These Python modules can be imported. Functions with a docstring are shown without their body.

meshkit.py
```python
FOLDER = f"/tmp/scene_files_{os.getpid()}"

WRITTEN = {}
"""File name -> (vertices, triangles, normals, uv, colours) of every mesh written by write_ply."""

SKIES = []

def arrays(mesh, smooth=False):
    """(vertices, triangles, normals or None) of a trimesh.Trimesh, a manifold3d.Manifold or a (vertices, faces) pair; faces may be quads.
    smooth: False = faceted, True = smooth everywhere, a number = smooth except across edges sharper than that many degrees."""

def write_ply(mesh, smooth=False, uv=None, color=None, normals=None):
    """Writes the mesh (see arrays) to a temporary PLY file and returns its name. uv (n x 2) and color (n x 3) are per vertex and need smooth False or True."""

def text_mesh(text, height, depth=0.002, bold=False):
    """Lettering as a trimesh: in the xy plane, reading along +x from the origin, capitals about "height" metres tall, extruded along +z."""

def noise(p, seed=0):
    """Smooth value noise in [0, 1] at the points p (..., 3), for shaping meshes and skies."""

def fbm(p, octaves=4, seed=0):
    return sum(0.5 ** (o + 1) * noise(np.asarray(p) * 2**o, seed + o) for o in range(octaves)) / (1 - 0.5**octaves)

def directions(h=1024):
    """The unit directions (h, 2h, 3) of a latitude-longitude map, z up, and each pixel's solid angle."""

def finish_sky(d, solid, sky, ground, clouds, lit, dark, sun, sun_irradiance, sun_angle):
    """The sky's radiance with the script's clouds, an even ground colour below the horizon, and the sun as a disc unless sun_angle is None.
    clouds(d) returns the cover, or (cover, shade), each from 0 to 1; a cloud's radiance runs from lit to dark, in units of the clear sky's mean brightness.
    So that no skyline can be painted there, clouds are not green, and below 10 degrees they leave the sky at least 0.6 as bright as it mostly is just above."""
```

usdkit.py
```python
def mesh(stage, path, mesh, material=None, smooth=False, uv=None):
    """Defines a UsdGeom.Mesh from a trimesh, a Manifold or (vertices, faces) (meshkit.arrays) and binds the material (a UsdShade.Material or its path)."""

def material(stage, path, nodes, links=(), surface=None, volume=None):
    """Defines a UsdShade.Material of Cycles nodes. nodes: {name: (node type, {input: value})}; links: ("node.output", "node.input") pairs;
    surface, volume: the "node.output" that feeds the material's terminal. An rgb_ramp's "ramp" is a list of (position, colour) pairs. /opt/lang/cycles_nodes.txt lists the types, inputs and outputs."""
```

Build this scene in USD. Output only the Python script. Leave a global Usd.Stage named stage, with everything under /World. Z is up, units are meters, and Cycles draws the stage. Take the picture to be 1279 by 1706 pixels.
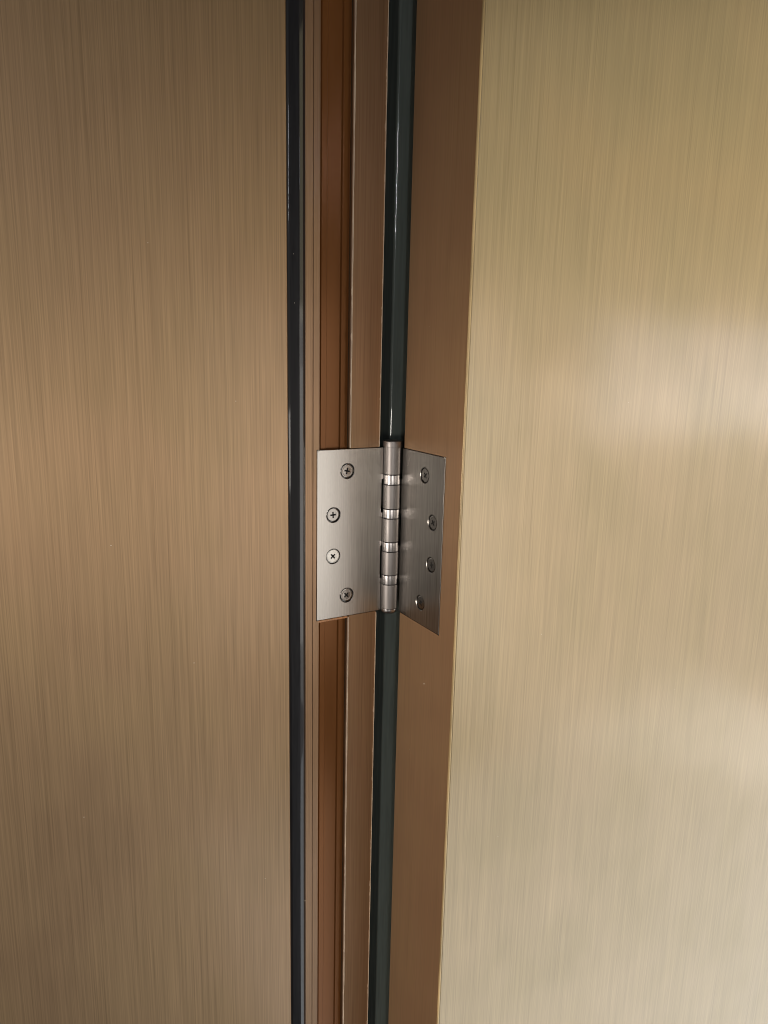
import math, random
import numpy as np, trimesh, manifold3d as m3, shapely.geometry as sg
import usdkit, meshkit
from pxr import Usd, UsdGeom, UsdLux, UsdShade, Gf, Sdf

stage = Usd.Stage.CreateInMemory()
UsdGeom.SetStageUpAxis(stage, UsdGeom.Tokens.z)
UsdGeom.SetStageMetersPerUnit(stage, 1.0)
UsdGeom.Xform.Define(stage, '/World')
random.seed(5)
rng = np.random.default_rng(5)

# ---------------------------------------------------------------- camera
EYE = 1.5
YAW, PITCH, ROLL = math.radians(30.05), math.radians(12.08), math.radians(1.293)
cam = UsdGeom.Camera.Define(stage, '/World/camera')
F = np.array([0, math.cos(PITCH), -math.sin(PITCH)]); R = np.array([1.0, 0, 0]); U = np.cross(R, F)
R2 = math.cos(ROLL) * R + math.sin(ROLL) * U; U2 = np.cross(R2, F)
rz = lambda v: np.array([math.cos(YAW) * v[0] + math.sin(YAW) * v[1], -math.sin(YAW) * v[0] + math.cos(YAW) * v[1], v[2]])
R2, U2, F = rz(R2), rz(U2), rz(F)
M = Gf.Matrix4d(*R2, 0, *U2, 0, *(-F), 0, 0, 0, EYE, 1)
cam.AddTransformOp().Set(M)
cam.CreateHorizontalApertureAttr(36.0); cam.CreateVerticalApertureAttr(48.0)
cam.CreateFocalLengthAttr(36.0 * 1215.4 / 1279)
cam.CreateClippingRangeAttr(Gf.Vec2f(0.01, 100))
cam.CreateExposureAttr(0.0)

# ---------------------------------------------------------------- unseen area lights, most added as fill (all behind the camera)
def lamp(name, pos, target, w, h, power, col):
    l = UsdLux.RectLight.Define(stage, '/World/' + name)
    z = np.array(pos, float) - np.array(target, float); z /= np.linalg.norm(z)
    up = np.array([0, 0, 1.0]) if abs(z[2]) < .95 else np.array([0, 1.0, 0])
    x = np.cross(up, z); x /= np.linalg.norm(x); y = np.cross(z, x)
    l.AddTransformOp().Set(Gf.Matrix4d(*x, 0, *y, 0, *z, 0, *pos, 1))
    l.CreateWidthAttr(w); l.CreateHeightAttr(h); l.CreateIntensityAttr(power); l.CreateColorAttr(Gf.Vec3f(*col))
    return l
lamp('window_light', (2.60, -0.95, 1.44), (2.60, 0.4, 1.44), 1.7, 0.38, 4.2, (0.92, 0.93, 1.0))
lamp('high_fill_light', (2.05, -0.95, 2.12), (0.45, 0.4, 2.12), 1.6, 1.00, 1.45, (1.0, 0.87, 0.52))  # added fill, lifts the upper part of the door face
lamp('low_fill_light', (2.05, -0.95, 0.75), (0.45, 0.4, 0.75), 1.7, 1.40, 1.5, (1.0, 0.96, 0.89))  # added softbox, continues the bright band downwards
lamp('floor_fill_light', (1.65, -0.45, 0.03), (1.60, -0.40, 1.0), 2.3, 1.4, 1.9, (0.94, 0.98, 1.0))  # added upward fill panel, acts as a bright floor in the reflections
lamp('room_fill_light', (1.65, -2.4, 0.86), (0.3, 0.4, 1.05), 1.5, 1.75, 2.3, (1.0, 0.94, 0.87))  # added fill, placed to grade the left panel
# two added fill lights that face downwards: less light reaches what stands higher
lamp('back_fill_light', (-0.30, -1.05, 1.22), (-0.09, -0.56, 0.42), 0.6, 0.5, 7.5, (1.0, 0.93, 0.85))
lamp('side_fill_light', (-1.15, 0.04, 1.20), (-0.58, 0.20, 0.38), 0.6, 0.5, 27.0, (1.0, 0.90, 0.80))
lamp('tube_lamp', (-0.6, -1.5, 2.10), (0.3, 0.45, 1.7), 0.022, 0.34, 150.0, (0.96, 0.97, 1.0))
lamp('blue_glint_light', (1.20, -1.5, 2.14), (0.2, 0.45, 1.6), 0.03, 0.16, 30.0, (0.72, 0.76, 1.0))  # added only for a bluish glint on the seal

# ---------------------------------------------------------------- materials
L = '/World/Looks/'
UsdGeom.Scope.Define(stage, '/World/Looks')
def brushed(name, base, tangent, metallic=0.68, rough=0.47, aniso=0.5, grain=1.0, seed=0.0, spec=0.5, coat=0.2, hue=0.45):
    """Vertically brushed bronze: fine streaks across x and y that run long in z."""
    lo = [c * (1 - .20 * grain) for c in base]; hi = [min(1, c * (1 + .20 * grain)) for c in base]
    n = {
        'g': ('geometry', {}),
        'm1': ('mapping', {'scale': (1900, 1900, 15), 'location': (seed, seed, seed)}),
        'm2': ('mapping', {'scale': (800, 800, 8), 'location': (seed + 3, seed, seed)}),
        'm3': ('mapping', {'scale': (130, 130, 3.5), 'location': (seed + 7, seed, seed)}),
        'm5': ('mapping', {'scale': (1000, 1000, 4.5), 'location': (seed, seed + 31, seed)}),
        'n5': ('noise_texture', {'scale': 1.0, 'detail': 1.0}),
        'd5': ('rgb_ramp', {'ramp': [(0.62, (1, 1, 1)), (0.70, (0.89, 0.88, 0.87))]}),
        'mx5': ('mix', {'mix_type': 'multiply', 'fac': 1.0}),
        'm4': ('mapping', {'scale': (17, 17, 13), 'location': (seed, seed + 9, seed)}),
        'n1': ('noise_texture', {'scale': 1.0, 'detail': 2.0, 'roughness': 0.6}),
        'n2': ('noise_texture', {'scale': 1.0, 'detail': 2.0, 'roughness': 0.6}),
        'n3': ('noise_texture', {'scale': 1.0, 'detail': 1.0}),
        'n4': ('noise_texture', {'scale': 1.0, 'detail': 2.0}),
        'a1': ('math', {'math_type': 'multiply_add', 'value2': 0.68, 'value3': 0.0}),
        'a2': ('math', {'math_type': 'multiply_add', 'value2': 0.24}),
        'a3': ('math', {'math_type': 'multiply_add', 'value2': 0.08}),
        'r': ('rgb_ramp', {'ramp': [(0.30, lo), (0.5, base), (0.70, hi)]}),
        'h': ('rgb_ramp', {'ramp': [(0.35, (1.0, 0.965, 0.985)), (0.5, (1, 1, 1)), (0.65, (0.97, 1.0, 0.955))]}),
        'mx': ('mix', {'mix_type': 'multiply', 'fac': hue}),
        'b': ('bump', {'strength': 0.05 * grain, 'distance': 0.0003}),
        'rr': ('map_range', {'from_min': .3, 'from_max': .7, 'to_min': rough - .035, 'to_max': rough + .035}),
        'p': ('principled_bsdf', {'metallic': metallic, 'anisotropic': aniso, 'tangent': tangent, 'specular_ior_level': spec, 'coat_weight': coat, 'coat_roughness': 0.17}),
    }
    k = [('g.position', f'm{i}.vector') for i in (1, 2, 3, 4, 5)] + [(f'm{i}.vector', f'n{i}.vector') for i in (1, 2, 3, 4, 5)]
    k += [('n1.fac', 'a1.value1'), ('n2.fac', 'a2.value1'), ('a1.value', 'a2.value3'), ('n3.fac', 'a3.value1'), ('a2.value', 'a3.value3'),
          ('a3.value', 'r.fac'), ('n4.fac', 'h.fac'), ('r.color', 'mx.color1'), ('h.color', 'mx.color2'), ('mx.color', 'mx5.color1'), ('n5.fac', 'd5.fac'), ('d5.color', 'mx5.color2'), ('mx5.color', 'p.base_color'),
          ('a2.value', 'b.height'), ('b.normal', 'p.normal'), ('n4.fac', 'rr.value'), ('rr.result', 'p.roughness')]
    return usdkit.material(stage, L + name, n, k, surface='p.BSDF')

BRONZE = (0.39, 0.248, 0.130)
m_panel = brushed('brushed_bronze_panel', (0.315, 0.210, 0.118), (1, 0, 0), seed=1.0, metallic=0.8)
m_door = brushed('brushed_bronze_door', (0.37, 0.278, 0.155), (1, 0, 0), seed=4.0, coat=0.55, hue=0.4, metallic=0.6)
m_edge = brushed('brushed_bronze_edge', (0.36, 0.222, 0.122), (0, 1, 0), seed=9.0, grain=0.6)  # redder than the face: warm bounced light worked into this base
m_rebate = brushed('brushed_bronze_rebate', (0.36, 0.220, 0.122), (1, 0, 0), seed=14.0)

def simple(name, col, metallic=0.0, rough=0.4, noise=0.0, scale=300.0, bump=0.0, zscale=None, **kw):
    n = {'g': ('geometry', {}), 'm': ('mapping', {'scale': (scale, scale, zscale or scale)}), 'n': ('noise_texture', {'scale': 1.0, 'detail': 3.0}),
         'r': ('rgb_ramp', {'ramp': [(0.3, [c * (1 - noise) for c in col]), (0.7, [min(1, c * (1 + noise)) for c in col])]}),
         'rr': ('map_range', {'from_min': .3, 'from_max': .7, 'to_min': rough * (1 - noise), 'to_max': rough * (1 + noise)}),
         'b': ('bump', {'strength': bump, 'distance': 0.0002}),
         'p': ('principled_bsdf', {'metallic': metallic, **kw})}
    k = [('g.position', 'm.vector'), ('m.vector', 'n.vector'), ('n.fac', 'r.fac'), ('r.color', 'p.base_color'), ('n.fac', 'rr.value'), ('rr.result', 'p.roughness')]
    if bump:
        k += [('n.fac', 'b.height'), ('b.normal', 'p.normal')]
    return usdkit.material(stage, L + name, n, k, surface='p.BSDF')

m_copper = simple('polished_copper_channel', (0.225, 0.09, 0.027), 0.2, 0.22, 0.10, 60, zscale=3, specular_ior_level=0.12)
m_bead = simple('golden_corner_glint', (0.42, 0.30, 0.145), 0.3, 0.36, 0.4, 30, zscale=14)  # gold tone stands for light caught on the bevelled door corner
m_lip = simple('orange_lip_finish', (0.55, 0.27, 0.12), 0.2, 0.4, 0.3, 600)
m_fleck = simple('pale_dust', (0.6, 0.55, 0.46), 0.0, 0.8)
m_cut = simple('raw_cut_edge', (0.85, 0.68, 0.52), 0.2, 0.4, 0.25, 500, zscale=60)
m_rubber = simple('black_rubber_seal', (0.010, 0.0095, 0.0115), 0.0, 0.42, 0.15, 900, 0.10, zscale=40, specular_ior_level=0.28, coat_weight=0.6, coat_roughness=0.06, coat_ior=1.5)
m_trim = simple('dark_painted_trim', (0.19, 0.225, 0.205), 0.0, 0.20, 0.12, 300, 0.03, zscale=20, specular_ior_level=0.6, coat_weight=1.0, coat_roughness=0.03, coat_ior=2.2)
m_leaf_f = simple('brushed_steel', (0.405, 0.385, 0.36), 1.0, 0.33, 0.08, 900, 0.03, zscale=30)
m_leaf_d = m_leaf_f
m_knuckle = simple('steel_knuckle', (0.31, 0.29, 0.28), 1.0, 0.48, 0.12, 500, 0.05, zscale=60)
m_ring = simple('polished_bearing_ring', (0.52, 0.50, 0.50), 1.0, 0.30, 0.03, 200)
m_screw = simple('steel_screw', (0.25, 0.235, 0.22), 1.0, 0.18, 0.15, 1200, 0.15)
m_screw_pale = simple('pale_steel_screw', (0.85, 0.83, 0.78), 0.9, 0.42, 0.12, 1500, 0.15)
m_dark = simple('dark_hollow', (0.01, 0.009, 0.008), 0.0, 0.8)

# ---------------------------------------------------------------- helpers
counts = {}
def numbered(path):
    k = counts.get(path, 0); counts[path] = k + 1
    return path if k == 0 else f'{path}_{k:03d}'
def thing(name, label, cat, loc):
    x = UsdGeom.Xform.Define(stage, numbered('/World/' + name)); x.AddTranslateOp().Set(Gf.Vec3d(*loc))
    p = x.GetPrim(); p.SetCustomDataByKey('label', label); p.SetCustomDataByKey('category', cat); p.SetCustomDataByKey('kind', 'thing')
    return p, np.array(loc, float)
def part(owner, name, mesh, mat, smooth=30, label=None, parent=None):
    prim, loc = owner
    v, f, _ = meshkit.arrays(mesh)
    base = parent.GetPath() if parent is not None else prim.GetPath()
    m = usdkit.mesh(stage, numbered(f'{base}/{name}'), (v - loc, f), mat, smooth=smooth)
    if label: m.GetPrim().SetCustomDataByKey('label', label)
    return m.GetPrim()
def box(x0, x1, y0, y1, z0, z1):
    return m3.Manifold.cube([x1 - x0, y1 - y0, z1 - z0]).translate([x0, y0, z0])
def prism(pts, z0, z1):
    """A profile in plan (x, y), extruded from z0 to z1."""
    cs = m3.CrossSection([np.array(pts, float)], m3.FillRule.NonZero)
    return m3.Manifold.extrude(cs, z1 - z0).translate([0, 0, z0])
def rounded(pts, r, seg=10):
    p = sg.Polygon(pts).buffer(-r).buffer(r, quad_segs=seg)
    c = np.array(p.exterior.coords)[:-1]
    return c[::-1] if p.exterior.is_ccw is False else c
def fine(m, step):
    return m.refine_to_length(step)

Z0, Z1 = 0.02, 2.30
JY = 0.4686            # plane of the rebate and of the frame leaf
DX = 0.2810            # plane of the door edge and of the door leaf
DYF, DYB = 0.3840, 0.4576
HT = 1.4334; HB = HT - 0.127      # top and bottom of the hinge leaves
AX, AY, KR = 0.2755, 0.4655, 0.0066

# ---------------------------------------------------------------- door frame
fr = thing('doorway', 'brushed bronze door frame with dark seal and copper coloured groove, left of the hinge', 'door frame', (0.0, 0.50, Z0))
SX, SY = 0.1854, JY - 0.020        # free corner of the stop
mort = box(0.2153 - .0004, 0.30, JY - .01, JY + .0034, HB - .0005, HT + .0005)
part(fr, 'stop_panel', prism(rounded([(-0.62, SY), (SX, SY), (SX, JY + .03), (-0.62, JY + .03)], .0012, 4), Z0, Z1), m_panel)
lx = 0.2118
part(fr, 'ledge', prism([(SX, JY), (lx, JY), (lx, JY + .0006), (lx + .0005, JY + .0006), (lx + .0005, JY - .0002), (0.2169, JY - .0002), (0.2169, JY + .03), (SX, JY + .03)], Z0, Z1) - mort, m_rebate)
# the polished channel: floor with a shallow step at both sides
gx0, gx1 = 0.2169, 0.2414
ch = prism([(gx0, JY + .0065), (gx0 + .0028, JY + .0065), (gx0 + .0036, JY + .0050), (gx0 + .0075, JY + .0050), (gx0 + .0083, JY + .0062), (gx1 - .0062, JY + .0062),
            (gx1 - .0054, JY + .0050), (gx1, JY + .0050), (gx1, JY + .03), (gx0, JY + .03)], Z0, Z1)
part(fr, 'channel', ch, m_copper)
part(fr, 'rebate_strip', prism([(gx1 + .0006, JY), (0.2656, JY), (0.2656, JY + .03), (gx1 + .0006, JY + .03)], Z0, Z1) - mort, m_rebate)
def wavy_edge(x0, x1, y, za, zb, amp, seed):
    """A raw sheet edge: a thin bead whose width wanders and is nicked here and there."""
    zs = np.arange(za, zb, .0016); n = len(zs)
    w = amp * (meshkit.fbm(np.stack([zs * 90, zs * 0 + seed, zs * 0], 1), 4, seed) - .5)
    nick = np.zeros(n)
    for k in range(int((zb - za) * 90)):
        i = rng.integers(0, n); nick[i:i + rng.integers(1, 4)] += rng.uniform(.0001, .0005)
    ring = lambda i: [(x0 - w[i] * .4 - nick[i], y - .0004, zs[i]), (x1 + w[i], y - .0004, zs[i]), (x1, y + .0012, zs[i]), (x0, y + .0012, zs[i])]
    v = np.array([ring(i) for i in range(n)]).reshape(-1, 3)
    f = []
    for i in range(n - 1):
        for a in range(4):
            b = (a + 1) % 4
            f.append((4 * i + a, 4 * i + b, 4 * (i + 1) + b, 4 * (i + 1) + a))
    f += [(3, 2, 1, 0), tuple(4 * (n - 1) + k for k in range(4))]
    return v, np.array(f)
for a, b in ((Z0, HB - .0008), (HT + .0008, Z1)):
    part(fr, 'cut_edge', wavy_edge(gx1, gx1 + .0006, JY, a, b, .0004, 3), m_cut, smooth=False)
    part(fr, 'cut_edge', wavy_edge(0.2656, 0.2660, JY, a, b, .0001, 8), m_cut, smooth=False)
seal = rounded([(SX + .0008, JY - .0002), (SX + .0008, SY + .005), (SX + .0030, SY + .0040), (0.1948, SY + .0030), (0.1978, SY + .0033), (0.1998, SY + .0052), (0.2014, SY + .0085), (0.2022, JY - .0002)], .0022, 10)
part(fr, 'rubber_seal', prism(seal, Z0, Z1), m_rubber, smooth=50)

# ---------------------------------------------------------------- door
dr = thing('door', 'open door clad in brushed bronze, pale face and brown edge, right of the hinge', 'door', (0.73, 0.42, Z0))
mort_d = box(DX - .01, DX + .0034, 0.4040 - .0004, 0.50, HB - .0005, HT + .0005)
T = .0016
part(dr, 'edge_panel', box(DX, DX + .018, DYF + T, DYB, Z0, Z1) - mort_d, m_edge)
face = rounded([(DX + .0010, DYF), (1.18, DYF), (1.18, DYF + T), (DX + .0010, DYF + T)], .0007, 4)
part(dr, 'front_panel', prism(face, Z0, Z1), m_door)
bead = rounded([(DX - .0007, DYF - .0003), (DX + .0011, DYF - .0003), (DX + .0011, DYF + .0011), (DX - .0007, DYF + .0011)], .0006, 6)
part(dr, 'corner_bead', prism(bead, Z0, Z1), m_bead, smooth=50)
part(dr, 'core', box(DX + .018, 1.178, DYF + T, DYB - .0016, Z0, Z1), m_dark)
part(dr, 'back_panel', box(DX + .018, 1.18, DYB - .0016, DYB, Z0, Z1), m_door)

# ---------------------------------------------------------------- dark trim behind the gap
tr = thing('dark_trim_post', 'glossy black trim post standing in the gap behind the hinge', 'trim', (0.30, 0.50, Z0))
tp = rounded([(0.2800, 0.4780), (0.36, 0.4780), (0.36, 0.58), (0.2800, 0.58)], .0019, 14)
part(tr, 'post', prism(tp, Z0, Z1), m_trim, smooth=40)

# ---------------------------------------------------------------- hinge
hg = thing('butt_hinge', 'steel butt hinge with four bearing rings and eight cross head screws', 'hinge', (AX, AY, HB))
zc = (HT + HB) / 2
kz = [(1.0, -19.9), (-27.3, -46.0), (-53.2, -71.6), (-79.0, -97.7), (-105.0, -124.8)]
rz_ = [(-19.9, -27.3), (-46.0, -53.2), (-71.6, -79.0), (-97.7, -105.0)]
SL = [(0.2395, -.0160), (0.2284, -.0478), (0.2284, -.0790), (0.2400, -.1107)]
SD = [(0.4288, -.0158), (0.4169, -.0478), (0.4169, -.0787), (0.4291, -.1107)]
def csink():
    """The countersunk hole: cuts along +z from the face at z = 0 downwards (-z)."""
    a = m3.Manifold.cylinder(.0030, .0055, .0056, 48).translate([0, 0, -.0029])
    return a + m3.Manifold.cylinder(.0003, .0056, .0060, 48).translate([0, 0, -.00025]) + m3.Manifold.cylinder(.01, .0031, .0031, 32).translate([0, 0, -.009])
def to_face(m, kind, c, z):
    m = m.rotate([90, 0, 0])                                   # +z -> -y : faces the jamb's viewer
    if kind == 'd': m = m.rotate([0, 0, -90])                 # faces -x
    return m.translate([c, JYF, z] if kind == 'f' else [DXF, c, z])
JYF, DXF = JY - .0003, DX - .0003
def plate(x0, x1, z0, z1, c=.00014):
    a = [(x, JYF + c, z) for x in (x0, x1) for z in (z0, z1)] + [(x, JYF + .003, z) for x in (x0, x1) for z in (z0, z1)]
    a += [(x, JYF, z) for x in (x0 + c, x1 - c) for z in (z0 + c, z1 - c)]
    return m3.Manifold.hull_points(np.array(a))
lf = plate(0.2153, AX, HB, HT)
ld = plate(-AY, -.4040, HB, HT).translate([0, -JYF, 0]).rotate([0, 0, -90]).translate([DXF, 0, 0])
for i, (a, b) in enumerate([(2.0, -23.6), (-23.6, -49.6), (-49.6, -75.3), (-75.3, -101.3), (-101.3, -130)]):
    if i % 2 == 0: ld -= box(DX - .02, DX + .02, 0.4592, .50, HT + b * .001, HT + a * .001)
    else: lf -= box(0.2682, .30, JY - .02, JY + .02, HT + b * .001, HT + a * .001)
lf -= box(0.2690, .30, JY - .02, JYF + .0012, HB - .01, HT + .01)
ld -= box(DX - .02, DXF + .0010, .4600, .50, HB - .01, HT + .01)
for c, z in SL: lf -= to_face(csink(), 'f', c, HT + z)
for c, z in SD: ld -= to_face(csink(), 'd', c, HT + z)
# softly bevelled outline: shave the long free edges
part(hg, 'frame_leaf', lf, m_leaf_f, smooth=25)
part(hg, 'door_leaf', ld, m_leaf_d, smooth=25, label='leaf screwed to the brown door edge')
def turned(prof, n=72):
    m = trimesh.creation.revolve(np.array(prof), sections=n)
    m.apply_translation([AX, AY, HT]); return m
def drum(a, b, r, c=.0006, g=.0001):
    a, b = a * .001 - g, b * .001 + g
    return turned([(0, b), (r - c, b), (r, b + c), (r, a - c), (r - c, a), (0, a)])
for i, (a, b) in enumerate(kz): part(hg, 'knuckle', drum(a, b, KR, .0005), m_knuckle, smooth=50)
for a, b in rz_: part(hg, 'bearing_ring', drum(a, b, KR * .985, .0003), m_ring, smooth=50)
part(hg, 'pin_cap', turned([(0, .0006), (.0072, .0006), (.0073, .0010), (.0073, .0046), (.0070, .0052), (.0062, .0055), (0, .0056)]), m_knuckle, smooth=40, label='flat cap on top of the barrel')
part(hg, 'pin_cap', turned([(0, -.1287), (.0050, -.1284), (.0060, -.1276), (.0063, -.1266), (.0062, -.1249), (0, -.1249)]), m_ring, smooth=40, label='rounded tip under the barrel')
def screw(kind, c, z, turn, mat, sink):
    R0 = .0052
    prof = [(0, -.0026), (.0027, -.0026), (R0, -.0004), (R0, -.00015), (R0 - .00025, 0), (.0042, .00010), (.0040, .00004), (.0030, .00006), (0, .00010)]
    head = m3.Manifold.revolve(m3.CrossSection([np.array([(r, h) for r, h in prof])], m3.FillRule.Positive), 48)
    cut = m3.Manifold()
    for k in (0, 90):
        arm = m3.Manifold.hull_points(np.array([(sx * l, sy * w, zz) for sx in (-1, 1) for sy in (-1, 1) for l, w, zz in ((.00265, .00066, .001), (.0015, .00045, -.0022))]))
        cut += arm.rotate([0, 0, k])
    cut += m3.Manifold.cylinder(.0034, .0005, .0011, 16).translate([0, 0, -.0024])
    cut = cut.rotate([0, 0, turn])
    s = part(hg, 'screw', to_face((head - cut).translate([0, 0, -sink]), kind, c, z), mat, smooth=30)
    rec = (cut ^ box(-.01, .01, -.01, .01, -.0030, -.00030)).scale([.97, .97, 1]).translate([0, 0, -sink])
    part(hg, 'recess', to_face(rec, kind, c, z), m_dark, parent=s)
for (c, z), t, mt, sk in zip(SL, (-12, 3, 42, 45), (m_screw, m_screw, m_screw_pale, m_screw), (.0007, .0007, .0003, .0006)):
    screw('f', c, HT + z, t, mt, sk)
for (c, z), t, sk in zip(SD, (40, 35, 15, 30), (.0006, .0007, .0006, .0006)):
    screw('d', c, HT + z, t, m_screw, sk)

# ---------------------------------------------------------------- small wear: specks of dust and chips stuck to the surfaces
def fleck(owner, name, x, y, z, size, seed):
    r = np.random.default_rng(seed)
    m = trimesh.creation.icosphere(subdivisions=1, radius=1.0)
    m.vertices *= r.uniform(.6, 1.3, (len(m.vertices), 1)); m.vertices *= np.array(size); m.apply_translation([x, y, z])
    part(owner, name, m, m_fleck, smooth=False)
for i, (x, z, k) in enumerate([(0.0706, 1.385, .35), (0.118, 1.30, .25), (0.150, 1.47, .22), (0.045, 1.21, .28), (0.165, 1.12, .25), (0.10, 1.56, .2)]):
    fleck(fr, 'dust_speck', x, SY, z, (k * .001, .0001, k * .001), 40 + i)
for i, (y, z, k) in enumerate([(0.4205, 1.262, .5), (0.437, 1.20, .25), (0.405, 1.36, .22), (0.43, 1.52, .2)]):
    fleck(dr, 'dust_speck', DX, y, z, (.0001, k * .0008, k * .001), 60 + i)
for i, (x, z, k) in enumerate([(0.36, 1.30, .3), (0.43, 1.47, .22), (0.52, 1.22, .25), (0.33, 1.14, .22)]):
    fleck(dr, 'dust_speck', x, DYF, z, (k * .001, .0001, k * .001), 80 + i)
for i, (x, z, k) in enumerate([(0.1915, 1.532, .3), (0.1910, 1.562, .25), (0.1985, 1.085, .4)]):
    fleck(fr, 'dust_speck', x, SY + .0034, z, (k * .0008, .0002, k * .001), 100 + i)
part(fr, 'orange_lip', box(gx0 - .0012, gx1, JY + .0006, JY + .0030, HB - .0022, HB - .0008), m_lip)  # thin orange sliver just below the frame leaf, across the channel
fleck(hg, 'burr', 0.2160, JYF, HT - .0001, (.0009, .0003, .0006), 120)
fleck(hg, 'burr', DXF, 0.4046, HT - .0001, (.0003, .0008, .0005), 121)
fleck(hg, 'burr', DXF, 0.4520, HT - .0118, (.0002, .0003, .0003), 122)
